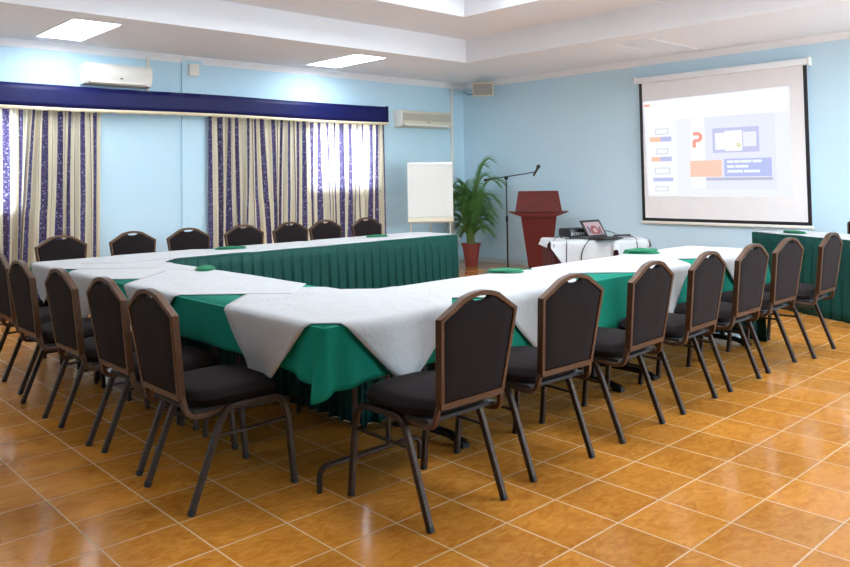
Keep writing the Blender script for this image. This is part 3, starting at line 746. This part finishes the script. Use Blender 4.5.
# white overlays laid as diamonds ----------------------------------------
def overlay(cx, cy, hd, rect, label, lvl=0, seed=0, clipy=None, group='white overlay cloths'):
    """square cloth turned 45 deg; rect = (x0,y0,x1,y1) folded edges (None = clipped flat there)"""
    fx0, fy0, fx1, fy1 = rect; side = hd * math.sqrt(2); n = 44; zt = ZT + .009 + lvl * .0018; off0 = .014 + lvl * .003
    P, UV = [], []
    rnd = random.Random(seed)
    def fold(x, y):
        """returns 3d; drop over whichever edge is passed"""
        ex = ey = 0; nx = ny = 0
        if fx0 is not None and x < fx0: ex = fx0 - x; nx = -1
        if fx1 is not None and x > fx1: ex = x - fx1; nx = 1
        if fy0 is not None and y < fy0: ey = fy0 - y; ny = -1
        if fy1 is not None and y > fy1: ey = y - fy1; ny = 1
        X = x + nx * -ex if nx else x; Y = y - ny * ey if ny else y
        e = max(ex, ey); n_ = (nx, 0) if ex >= ey else (0, ny)
        if e <= 0: return (x, y, zt + .0012 * math.sin(x * 9 + seed) * math.sin(y * 8))
        r = .012; w = (X if n_[1] else Y)
        if e < r * 1.57: a = e / r; o, dz = r * math.sin(a), r * (1 - math.cos(a))
        else: o, dz = r, r + (e - r * 1.57)
        k = min(1, dz / .3)
        o += off0 - r * .2 + .010 * k * math.sin(w * 17 + seed) + .012 * k
        o *= min(1, dz / .006 + .1)
        return (X + n_[0] * o, Y + n_[1] * o, zt - dz)
    mask = {}
    for j in range(n + 1):
        row, ur = [], []
        for i in range(n + 1):
            a = -side / 2 + side * i / n; c_ = -side / 2 + side * j / n
            x = cx + (a - c_) / math.sqrt(2); y = cy + (a + c_) / math.sqrt(2)
            if clipy:
                (kx0, ky0, kx1, ky1) = clipy
                x = min(max(x, kx0), kx1); y = min(max(y, ky0), ky1)
            gx, gy0, gy1 = XI + .006, YI + .006, YFI - .006
            if x > gx and gy0 < y < gy1:      # tucked in along the inner edges of the hollow square
                m_ = min(x - gx, y - gy0, gy1 - y)
                if m_ == x - gx: x = gx
                elif m_ == y - gy0: y = gy0
                else: y = gy1
            row.append(fold(x, y)); ur.append((a + 3, c_ + 3))
        P.append(row); UV.append(ur)
    b = MB(); b.grid(P, uv=UV)
    o = b.build('overlay_cloth', M['linen'], None, autosmooth=False)
    bm = bmesh.new(); bm.from_mesh(o.data); bmesh.ops.dissolve_degenerate(bm, edges=bm.edges, dist=.0004); bm.to_mesh(o.data); bm.free()
    md = o.modifiers.new('thick', 'SOLIDIFY'); md.thickness = .0014; md.offset = 1
    tag(o, label, 'tablecloth', group); return o
BIG = 50
eX, eY, eF = XO - .006, YO - .006, YFO + .006
inL = (-BIG, -BIG, XI + .004, BIG)
overlay(eX + .45, .485, .83, (eX, eY, None, None), 'white overlay cloth hanging in a creased point at the near left corner', 0, 1, inL)
overlay(eX + .45, 1.76, .82, (eX, None, None, None), 'white overlay cloth on the left side, second from the near corner', 1, 2, inL)
overlay(eX + .45, 2.80, .80, (eX, None, None, None), 'white overlay cloth on the left side, behind the second and third left chairs', 0, 3, inL)
overlay(eX + .50, 3.66, .84, (eX, None, None, eF), 'white overlay cloth over the far left corner of the square', 1, 4, (-BIG, -BIG, BIG, BIG))
inR = (-BIG, -BIG, BIG, YI + .006)
overlay(.95, eY + .45, .80, (eX, eY, None, None), 'white overlay cloth with its point beside the nearest right chair', 2, 5, (-BIG, -BIG, BIG, YI + .15))
overlay(1.93, eY + .45, .80, (None, eY, None, None), 'white overlay cloth with its point between first and second right chairs', 1, 6, inR)
overlay(3.335, eY + .46, .80, (None, eY, None, None), 'white overlay cloth with its point between third and fourth right chairs', 0, 7, inR)
overlay(4.42, eY + .45, .77, (None, eY, XE, None), 'white overlay cloth over the open end of the right tables', 1, 8, inR)
overlay(2.10, eY + .45, .72, (None, eY, None, None), 'white overlay cloth behind the second right chair, under its neighbour', 0, 13, inR)
inF = (-BIG, YFI - .006, BIG, BIG)
overlay(1.55, eF - .45, .80, (None, None, None, eF), 'white overlay cloth on the far tables before the bare wall', 2, 9, inF)
overlay(2.72, eF - .45, .80, (None, None, None, eF), 'white overlay cloth in the middle of the far tables', 0, 10, inF)
overlay(3.62, eF - .45, .80, (None, None, None, eF), 'white overlay cloth on the far tables, second from their right end', 1, 11, inF)
overlay(4.28, eF - .45, .80, (None, None, XF, eF), 'white overlay cloth over the right end of the far tables', 2, 12, inF)

# napkins -----------------------------------------------------------------
def napkin(x, y, a, l, w, label, zt=ZT + .016, h=.022):
    t = thing('napkin', label, 'napkin', (x, y, zt), R(a), 'green napkins')
    def sheet(z0_, h_, l_, w_, sk):
        rows = []
        for side in (0, 1):
            for j in range(7):
                v = -1 + 2 * j / 6; row = []
                for i in range(19):
                    u = -1 + 2 * i / 18; ww = w_ / 2 * (1 - .75 * abs(u) ** 6) * (1 + .12 * math.sin(u * 3 + sk))
                    e = math.sqrt(max(0, 1 - abs(v) ** 3)) * math.sqrt(max(0, 1 - abs(u) ** 8))
                    zz = z0_ + (h_ * e * (1 + .2 * math.sin(u * 5 + sk)) if side else 0)
                    row.append((l_ / 2 * u, ww * v, zz))
                rows.append(row)
        b = MB(); b.grid(rows[:7]); b.grid(rows[7:]); return b
    sheet(0, h * .5, l, w, .3).build('lower_fold', M['green_napkin'], t)
    sheet(h * .5, h * .55, l * .93, w * .85, 1.7).build('upper_fold', M['green_napkin'], t)
napkin(1.20, 2.42, 60, .26, .13, 'folded green napkin on the left table, at its inner edge', ZT + .016)
napkin(2.16, 3.78, -20, .30, .11, 'folded green napkin on the far table near the pilaster')
napkin(3.93, 3.80, -15, .27, .11, 'folded green napkin toward the right end of the far table')
napkin(2.44, .66, -42, .25, .13, 'folded green napkin on the near right table, below the microphone stand')
napkin(4.05, .63, -40, .30, .13, 'folded green napkin on the near right table, in front of the projector table', ZT + .018, .035)

# something white left on the floor behind the far end of the right row
rnd = random.Random(5); P = []
for j in range(13):
    row = []
    for i in range(25):
        u = -1 + 2 * i / 24; v = -1 + 2 * j / 12; e = math.sqrt(max(0, 1 - max(abs(u), abs(v)) ** 4))
        row.append((.17 * u, .06 * v, .003 + e * (.045 + .022 * noise.noise(Vector((u * 3, v * 2.5, 3))))))
    P.append(row)
o = MB().grid(P).build('crumpled_cloth', M['paper'], None, autosmooth=False); o.location = (4.87, .40, 0); o.rotation_euler = (0, 0, R(-68)); tag(o, 'crumpled white cloth on the floor under the open end of the right tables', 'cloth')

# ------------------------------------------------------------------ head table at the right
HA = math.atan2(-.89, -.45)   # direction of its front edge away from the left end
t_loc = Vector((6.90, 1.0, 0)); d = Vector((math.cos(HA), math.sin(HA), 0)); nb = Vector((-d.y, d.x, 0))   # nb points to the back wall side
if nb.x < 0: nb = -nb
LH, DH = 1.95, .55
def HP(u, v, z): p = t_loc + d * u + nb * v; return (p.x, p.y, z)
ht = thing('head_table', 'covered table with dark green skirt below the projection screen at right', 'table', (0, 0, 0))
b = MB(); b.prism([(0, 0), (LH, 0), (LH, DH), (0, DH)], lambda u, v: HP(u, v, ZT - .028), lambda u, v: HP(u, v, ZT)); b.build('tabletop', M['tabletop'], ht)
for u in (.18, LH - .18):
    for v in (.07, DH - .07): MB().tube([HP(u, v, 0), HP(u, v, ZT - .028)], .015).build('leg', M['bronze'], ht)
pa = [HP(0, DH, 0)[:2], HP(0, -.012, 0)[:2], HP(LH, -.012, 0)[:2]]
pa = pa if True else pa[::-1]
sk = skirt(pa[::-1] if (Vector((d.y, -d.x, 0)).dot(nb) > 0) and False else pa, .001, ZT + .004, 'dark green pleated skirt around the table below the screen', pitch=.12, dep=.02, seed=8)
b = MB(); rows = []
for j in range(9):
    rows.append([HP(-.006 + (LH + .012) * i / 30, -.008 + (DH + .016) * j / 8, ZT + .009 + .0015 * math.sin(i * .8 + j)) for i in range(31)])
b.grid(rows, uv=[[(i * .065, j * .07) for i in range(31)] for j in range(9)])
tag(b.build('white_tablecloth', M['linen'], solid=.0015), 'white cloth on the table below the projection screen', 'tablecloth')
napkin(*HP(.42, .17, 0)[:2], math.degrees(HA), .30, .12, 'folded green napkin on the head table below the screen')
place_chair(7.30, .25, R(63), 'dark chair behind the head table at the right picture edge', 'head table chairs')

# ------------------------------------------------------------------ projector table
PX, PY, PA = 5.50, 2.09, R(-42)     # centre, direction of its long side
pt = thing('projector_table', 'small maroon-skirted table in the open side, draped in white, carrying a projector', 'table', (PX, PY, 0), PA)
ZP = .722; hx, hy = .50, .24
MB().span((-hx, -hy, ZP - .025), (hx, hy, ZP), .004).build('tabletop', M['mahogany'], pt)
for sx in (-1, 1):
    for sy in (-1, 1): MB().span((sx * (hx - .05) - .02, sy * (hy - .05) - .02, 0), (sx * (hx - .05) + .02, sy * (hy - .05) + .02, ZP - .025)).build('leg', M['mahogany'], pt)
skirt([(-hx - .002, hy), (-hx - .002, -hy - .002), (hx + .002, -hy - .002), (hx + .002, hy)], .06, ZP - .002, None, pitch=.14, dep=.006, name='table_skirt', m='maroon', parent=pt, seed=4)
# white cloth with pointed drops
b = MB(); cl = thing('white_tablecloth', 'white cloth draped in points over the projector table', 'tablecloth', (PX, PY, 0), PA)
b.grid([[(-hx - .008 + (2 * hx + .016) * i / 16, -hy - .008 + (2 * hy + .016) * j / 8, ZP + .004 + .002 * math.sin(i * 1.1 + j)) for i in range(17)] for j in range(9)], uv=[[(i * .07, j * .07) for i in range(17)] for j in range(9)])
b.build('cloth_top', M['linen'], cl)
def drape(pts, nrm, dropf, outf, n=60, rows_=10):
    out = []; uvs = []
    for j in range(rows_ + 1):
        k = j / rows_; row, ur = [], []
        for i in range(n + 1):
            s = i / n; x = pts[0][0] + (pts[1][0] - pts[0][0]) * s; y = pts[0][1] + (pts[1][1] - pts[0][1]) * s
            dd = dropf(s) * k; o = .004 + outf(s) * k + .014 * k * math.sin(s * 21)
            o = max(o, .004) + .010 * min(1, k * 8)
            row.append((x + nrm[0] * o, y + nrm[1] * o, ZP + .004 - dd)); ur.append((s * 1.2, k * .5))
        out.append(row); uvs.append(ur)
    return out, uvs
def dfront(s):   # long front side: two deep points with a notch between
    if s < .24: return .07 + 1.5 * s
    if s < .62: return .43 - .10 * (s - .24) / .38
    if s < .70: return .09 + .03 * abs(s - .66) / .04
    if s < .90: return .34 - .3 * max(0, s - .72)
    return .28 - 2.3 * (s - .90)
for A_, N_v, df in ((((-hx - .006, -hy - .006), (hx + .006, -hy - .006)), (0, -1), dfront),
                    (((-hx - .006, hy + .006), (-hx - .006, -hy - .006)), (-1, 0), lambda s: .07 + .0 * s),
                    (((hx + .006, -hy - .006), (hx + .006, hy + .006)), (1, 0), lambda s: .05 + .25 * s)):
    g, u = drape(A_, N_v, df, lambda s: .02); b = MB(); b.grid(g, uv=u); b.build('cloth_drop', M['linen'], cl, solid=.0015)
def PT(u, v, z): p = rotz(PA) @ Vector((u, v, 0)); return (PX + p.x, PY + p.y, ZP + .012 + z)
# projector
pj = thing('projector', 'black projector on the left part of the white-draped table', 'projector', PT(-.185, .06, 0), R(-18))
MB().box((0, 0, .055), (.27, .22, .085), bev=.012).build('body', M['dark'], pj)
MB().box((0, 0, .095), (.26, .19, .02), bev=.008).build('top_cover', M['black'], pj)
b = MB(); b.lathe([(.034, 0), (.034, .02), (.027, .03), (.026, .018)], n=20); o = b.build('lens', M['lens'], pj); o.rotation_euler = (0, R(90), 0); o.location = (.148, .04, .055)
for x, y in ((-.12, -.08), (.12, -.08), (-.12, .08), (.12, .08)): MB().tube([(x, y, 0), (x, y, .016)], .010).build('foot', M['rubber'], pj)
b = MB()
for k in range(6): b.box((-.12 + .03 * k, -.1155, .05), (.018, .004, .03))
b.build('vent', M['grille'], pj)
# laptop
lp = thing('laptop', 'small open laptop with a lit pinkish picture beside the projector', 'laptop', PT(-.01, -.06, 0), R(-6))
MB().box((0, -.165, .009), (.30, .21, .016), bev=.004).build('base', M['dark'], lp)
b = MB()
for r in range(4):
    for k in range(10): b.box((-.105 + .0233 * k, -.10 - .026 * r, .0185), (.018, .018, .003))
b.build('keyboard', M['black'], lp)
Rm = Matrix.Rotation(R(-33), 3, 'X'); 
lid = thing('lid', '', ''); del lid['label']; del lid['category']
bpy.data.objects.remove(lid)
def LS(x, y, z): p = Rm @ Vector((x, y, z * .87)); return (p.x, p.y - .055, p.z + .016)
b = MB(); b.prism([(-.15, 0), (.15, 0), (.15, .235), (-.15, .235)], lambda x, z: LS(x, -.005, z), lambda x, z: LS(x, .005, z)); ld = b.build('lid', M['dark'], lp)
b = MB(); b.prism([(-.123, .03), (.123, .03), (.123, .205), (-.123, .205)], lambda x, z: LS(x, -.0052, z), lambda x, z: LS(x, -.0068, z)); sc = b.build('display', em((226, 196, 206), .62), ld)
def lsq(name, poly, col, s, l): b = MB(); b.prism(poly, lambda x, z: LS(x, -.007 - l * .0006, z), lambda x, z: LS(x, -.0074 - l * .0006, z)); b.build(name, em(col, s), ld)
lsq('display_picture', [(-.06, .04), (.06, .035), (.075, .09), (.03, .15), (-.03, .155), (-.07, .10)], (178, 74, 84), .55, 0)
lsq('display_picture', [(-.02, .06), (.03, .06), (.035, .11), (.0, .125), (-.03, .10)], (236, 190, 190), .6, 1)
lsq('display_picture', [(-.10, .05), (-.07, .05), (-.07, .15), (-.10, .15)], (120, 120, 150), .5, 0)
lsq('display_picture', [(.07, .035), (.10, .035), (.10, .14), (.07, .13)], (150, 120, 140), .5, 1)
# presenter remote / plug and cables
b = MB(); b.tube([PT(.24, -.02, .022), PT(.40, .02, .020)], .012, 8); b.tube([PT(.20, -.04, .02), PT(.24, -.02, .022)], .006, 6)
tag(b.build('cable_plug', M['dark']), 'black cable plug lying right of the laptop', 'plug')
def cable(pts, label): 
    P_ = smoothpath(pts, .08, 6); tag(MB().tube(P_, .0042, 6).build('cable', M['cable']), label, 'cable')
fr_ = -hy - .034
def PF(u, z, o=0.0): return PT(u, fr_ - o, z)
cable([PT(-.36, -.02, .03), PT(-.45, -.16, .01), PF(-.47, -.02), PF(-.50, -.30), PF(-.54, -.62)], 'black cable hanging at the left end of the projector table')
cable([PT(-.30, -.08, .03), PT(-.33, -.18, .008), PF(-.34, -.02), PF(-.35, -.25), PF(-.39, -.55)], 'black cable hanging straight down below the projector')
cable([PT(-.02, -.15, .012), PT(-.08, -.22, .006), PF(-.13, -.02), PF(-.19, -.12), PF(-.2, -.3), PF(-.17, -.6)], 'black cable looping down below the laptop')
cable([PT(.38, -.02, .02), PT(.40, -.20, .006), PF(.385, -.02), PF(.39, -.15), PF(.37, -.5)], 'thin black cable hanging at the right part of the projector table')
cable([PT(.12, .08, .07), PT(.2, .10, .06), PT(.26, .04, .03), PT(.2, -.02, .012), PT(.3, -.08, .006), PT(.42, -.02, .008), PT(.44, .06, .008)], 'black cable looped on the white cloth right of the laptop')

# ------------------------------------------------------------------ lectern
lc = thing('lectern', 'dark red mahogany lectern with a winged ledge beside the projector table', 'lectern', (7.50, 4.43, 0), R(-50)); lc.scale = (1, 1, 1.03)
# local: front (towards tables) is -y ; width along x
def taper(z): return .155 + (.255 - .155) * (z / .80)
b = MB()
vs = [(-.155, -.13, .04), (.155, -.13, .04), (.155, .13, .04), (-.155, .13, .04), (-.255, -.19, .80), (.255, -.19, .80), (.255, .18, .80), (-.255, .18, .80)]
b.add(vs, [(0, 3, 2, 1), (4, 5, 6, 7), (0, 1, 5, 4), (1, 2, 6, 5), (2, 3, 7, 6), (3, 0, 4, 7)]); bd = b.build('body', M['mahogany'], lc)
MB().box((0, 0, .02), (.40, .34, .04), bev=.006).build('plinth', M['mahogany'], lc)
b = MB(); b.prism([(-.43, .862), (-.27, .855), (.27, .855), (.43, .862), (.255, .800), (-.255, .800)], lambda x, z: (x, -.225, z), lambda x, z: (x, .20, z)); b.build('ledge', M['mahogany'], lc)
b = MB(); vs = [(-.335, -.20, .862), (.335, -.20, .862), (.335, -.165, .862), (-.335, -.165, .862), (-.285, -.115, 1.155), (.285, -.115, 1.155), (.285, -.08, 1.155), (-.285, -.08, 1.155)]
b.add(vs, [(0, 3, 2, 1), (4, 5, 6, 7), (0, 1, 5, 4), (1, 2, 6, 5), (2, 3, 7, 6), (3, 0, 4, 7)]); b.build('front_board', M['mahogany'], lc)
b = MB(); b.box((0, .05, .93), (.56, .34, .02), Matrix.Rotation(R(-22), 3, 'X')); b.build('reading_shelf', M['mahogany'], lc)

# ------------------------------------------------------------------ microphone stand
ms = thing('microphone_stand', 'tall black boom microphone stand between the potted palm and the lectern', 'microphone stand', (7.25, 4.82, 0))
MB().lathe([(.13, 0), (.13, .012), (.115, .022), (.03, .03), (.02, .05)], n=28).build('base', M['black'], ms)
MB().tube([(0, 0, .04), (0, 0, .80)], .0125).build('lower_tube', M['black'], ms)
MB().tube([(0, 0, .78), (0, 0, 1.38)], .009).build('upper_tube', M['black'], ms)
MB().tube([(0, 0, .74), (0, 0, .82)], .019).build('clutch', M['black'], ms)
bd = Vector((.7310, -.6824, 0))
P0 = Vector((0, 0, 1.38)) - bd * .33 + Vector((0, 0, -.025)); P1 = Vector((0, 0, 1.38)) + bd * .44 + Vector((0, 0, .085))
MB().tube([P0, P1], .008).build('boom', M['black'], ms)
MB().tube([P0, P0.lerp(P1, .06)], .016).build('counterweight', M['black'], ms)
MB().box((0, 0, 1.385), (.04, .04, .05), bev=.006).build('boom_clamp', M['black'], ms)
mc = thing('microphone', 'black microphone held at the tip of the boom stand', 'microphone', Vector((7.25, 4.82, 0)) + P1); mc.scale = (1.35, 1.35, 1.35)
MB().tube([(-.02, .018, -.045), (.015, -.012, .04)], [.010, .014], 10).build('handle', M['dark'], mc)
b = MB(); b.tube([(.015, -.012, .04), (.02, -.017, .052), (.026, -.022, .066), (.031, -.026, .078)], [.015, .023, .022, .010], 12); b.build('grille', M['dark'], mc)

# ------------------------------------------------------------------ flip chart
fc = thing('flip_chart', 'white flip chart easel between the striped curtains and the potted palm', 'flip chart', (6.37, 5.53, 0), R(-43))
lean = Matrix.Rotation(R(-9), 3, 'X')
def F(x, y, z): p = lean @ Vector((x, y, z - .75)); return (p.x, p.y, p.z + .75)
def fbox(nm, a, c_, m_, par=fc):
    b = MB(); b.prism([(a[0], a[2]), (c_[0], a[2]), (c_[0], c_[2]), (a[0], c_[2])], lambda x, z: F(x, a[1], z), lambda x, z: F(x, c_[1], z)); return b.build(nm, m_, par)
fbox('board', (-.335, 0, .745), (.335, .018, 1.65), M['paper'])
fbox('paper_pad', (-.325, -.014, .83), (.325, -.001, 1.61), M['paper'])
fbox('clamp_bar', (-.33, -.024, 1.605), (.33, .0, 1.645), M['alu'])
fbox('pen_tray', (-.335, -.06, .755), (.335, 0.0, .775), M['cream_plastic'])
fbox('lower_panel', (-.33, -.006, .775), (.33, 0.0, .825), M['cream_plastic'])
for s in (-1, 1):
    MB().tube([F(s * .27, .03, 1.5), (s * .30, -.12, 0)], .012).build('leg', M['cream_plastic'], fc)
MB().tube([F(0, .05, 1.5), (0, .48, 0)], .012).build('leg', M['cream_plastic'], fc)
for s in (-1, 1): MB().tube([(s * .28, -.05, .45), (0, .36, .42)], .006).build('brace', M['alu'], fc)

# ------------------------------------------------------------------ potted palm
pp = thing('potted_palm', 'bushy green palm in a terracotta pot beside the microphone stand', 'potted plant', (7.46, 5.76, 0))
MB().lathe([(.095, 0), (.10, .02), (.138, .315), (.152, .318), (.154, .36), (.14, .362), (.136, .33), (.0, .33)], n=28).build('pot', M['terracotta'], pp)
MB().lathe([(.0, .325), (.136, .335), (.0, .345)], n=20).build('soil', M['soil'], pp)
rnd = random.Random(12)
def frond(az, reach, height, droop, nl, ll, base, twist):
    ca, sa = math.cos(az), math.sin(az); N_ = 26; pts = []
    for i in range(N_ + 1):
        t_ = i / N_
        h = reach * (t_ ** 1.55) ; z = .33 + height * (math.sin(t_ * PI / 2 * (1 + droop * .35)) / math.sin(PI / 2 * min(1, 1 + droop * .35))) - droop * .28 * t_ ** 4
        side = twist * t_ * t_
        pts.append(Vector((base[0] + ca * h - sa * side, base[1] + sa * h + ca * side, z)))
    fb = MB().tube(pts, [.009 * (1 - .8 * i / N_) + .001 for i in range(N_ + 1)], 6).build('frond', M['stem'], pp)
    b = MB()
    for k in range(nl):
        t_ = .26 + .73 * k / (nl - 1); f = t_ * N_; i = min(int(f), N_ - 1); p = pts[i].lerp(pts[i + 1], f - i); tg = (pts[i + 1] - pts[i]).normalized()
        sd = tg.cross(Vector((0, 0, 1))); sd = sd.normalized() if sd.length > 1e-4 else Vector((1, 0, 0)); up_ = sd.cross(tg).normalized()
        env = math.sin(PI * max(0, min(1, (t_ - .22) / .80))) ** .6 * .85 + .18
        for s in (-1, 1):
            l = ll * env * rnd.uniform(.85, 1.1); dr = (sd * s * (.80 - .30 * t_) + tg * (.62 + .3 * t_) + up_ * .30).normalized()
            w = .0115; q = []
            for m_ in range(5):
                u = m_ / 4; c_ = p + dr * l * u + Vector((0, 0, -1)) * (l * .20 * u * u)
                ww = w * (1 - .92 * u ** 1.8) * (.7 if m_ == 0 else 1); wd = tg * .8 + up_ * .25 * s
                q.append((c_ + wd * ww, c_ - wd * ww))
            vs = [v for pr_ in q for v in pr_]; b.add(vs, [(2 * m_, 2 * m_ + 1, 2 * m_ + 3, 2 * m_ + 2) for m_ in range(4)], True)
    b.build('leaflets', M['leaf'], fb, autosmooth=False)
for k in range(38):
    az = k * 2.399 + rnd.uniform(-.2, .2); q = k / 38
    frond(az, rnd.uniform(.30, .46), rnd.uniform(.55, .85) + .35 * q * rnd.random(), rnd.uniform(.3, .9), 24, rnd.uniform(.17, .22), (rnd.uniform(-.05, .05), rnd.uniform(-.05, .05)), rnd.uniform(-.12, .12))
for k in range(22):
    frond(k * 2.399 + 1, rnd.uniform(.30, .46), rnd.uniform(.28, .62), rnd.uniform(.3, .8), 24, rnd.uniform(.17, .22), (rnd.uniform(-.05, .05), rnd.uniform(-.05, .05)), rnd.uniform(-.12, .12))
for az, reach, hh, dr_ in ((R(-46), .36, 1.40, .25), (R(-40), .26, 1.30, .2), (R(-55), .55, 1.10, .45), (R(-25), .40, 1.15, .35), (R(130), .20, 1.05, .3), (R(-70), .52, .86, .7), (R(170), .32, .95, .4), (R(100), .3, .9, .4)):
    frond(az, reach, hh, dr_, 32, .21, (rnd.uniform(-.03, .03), rnd.uniform(-.03, .03)), 0)

# ------------------------------------------------------------------ world, camera
w = bpy.data.worlds.new('World'); scene.world = w; w.use_nodes = True
nt = w.node_tree; bg = nt.nodes['Background']
sky = nt.nodes.new('ShaderNodeTexSky'); sky.sky_type = 'NISHITA'; sky.sun_disc = False; sky.sun_elevation = R(48); sky.sun_rotation = R(40)
mixw = nt.nodes.new('ShaderNodeMix'); mixw.data_type = 'RGBA'; mixw.inputs['Factor'].default_value = .85
nt.links.new(sky.outputs[0], mixw.inputs['A']); mixw.inputs['B'].default_value = (.94, 1.0, 1.12, 1)
nt.links.new(mixw.outputs['Result'], bg.inputs['Color']); bg.inputs['Strength'].default_value = 7.0
def portal(c_, rot, sx, sy, nm):
    l = bpy.data.lights.new(nm, 'AREA'); l.shape = 'RECTANGLE'; l.size = sx; l.size_y = sy; l.cycles.is_portal = True
    o = bpy.data.objects.new(nm, l); COL.objects.link(o); o.location = c_; o.rotation_euler = rot
for (a, b_, z0, z1) in WIN_B: portal(((a + b_) / 2, YB + .22, (z0 + z1) / 2), (R(-90), 0, 0), b_ - a, z1 - z0, 'daylight_portal')
for (a, b_, z0, z1) in WIN_L: portal((XL - .22, (a + b_) / 2, (z0 + z1) / 2), (0, R(-90), 0), z1 - z0, b_ - a, 'daylight_portal')
for (a, b_, z0, z1) in WIN_F: portal(((a + b_) / 2, YF - .22, (z0 + z1) / 2), (R(90), 0, 0), b_ - a, z1 - z0, 'daylight_portal')

f, cy, yaw, pit, rol = 773.547, 148.187, .8196, .0397, -.016
cam = bpy.data.cameras.new('camera'); co = bpy.data.objects.new('camera', cam); COL.objects.link(co)
cam.sensor_fit = 'HORIZONTAL'; cam.sensor_width = 36; cam.lens = f * 36 / 850; cam.shift_y = -(283.5 - cy) / 850
dv = Vector((math.cos(yaw) * math.cos(pit), math.sin(yaw) * math.cos(pit), math.sin(pit)))
rv = Vector((math.sin(yaw), -math.cos(yaw), 0)); uv_ = rv.cross(dv)
r2 = rv * math.cos(rol) + uv_ * math.sin(rol); u2 = -rv * math.sin(rol) + uv_ * math.cos(rol)
mtx = Matrix((r2, u2, -dv)).transposed().to_4x4(); mtx.translation = Vector((-1.4437, -2.7404, 1.389))
co.matrix_world = mtx; cam.clip_start = .05
scene.camera = co
vs_ = scene.view_settings; vs_.view_transform = 'Standard'; vs_.look = 'None'; vs_.gamma = 1; vs_.use_curve_mapping = False; vs_.exposure = 0.8
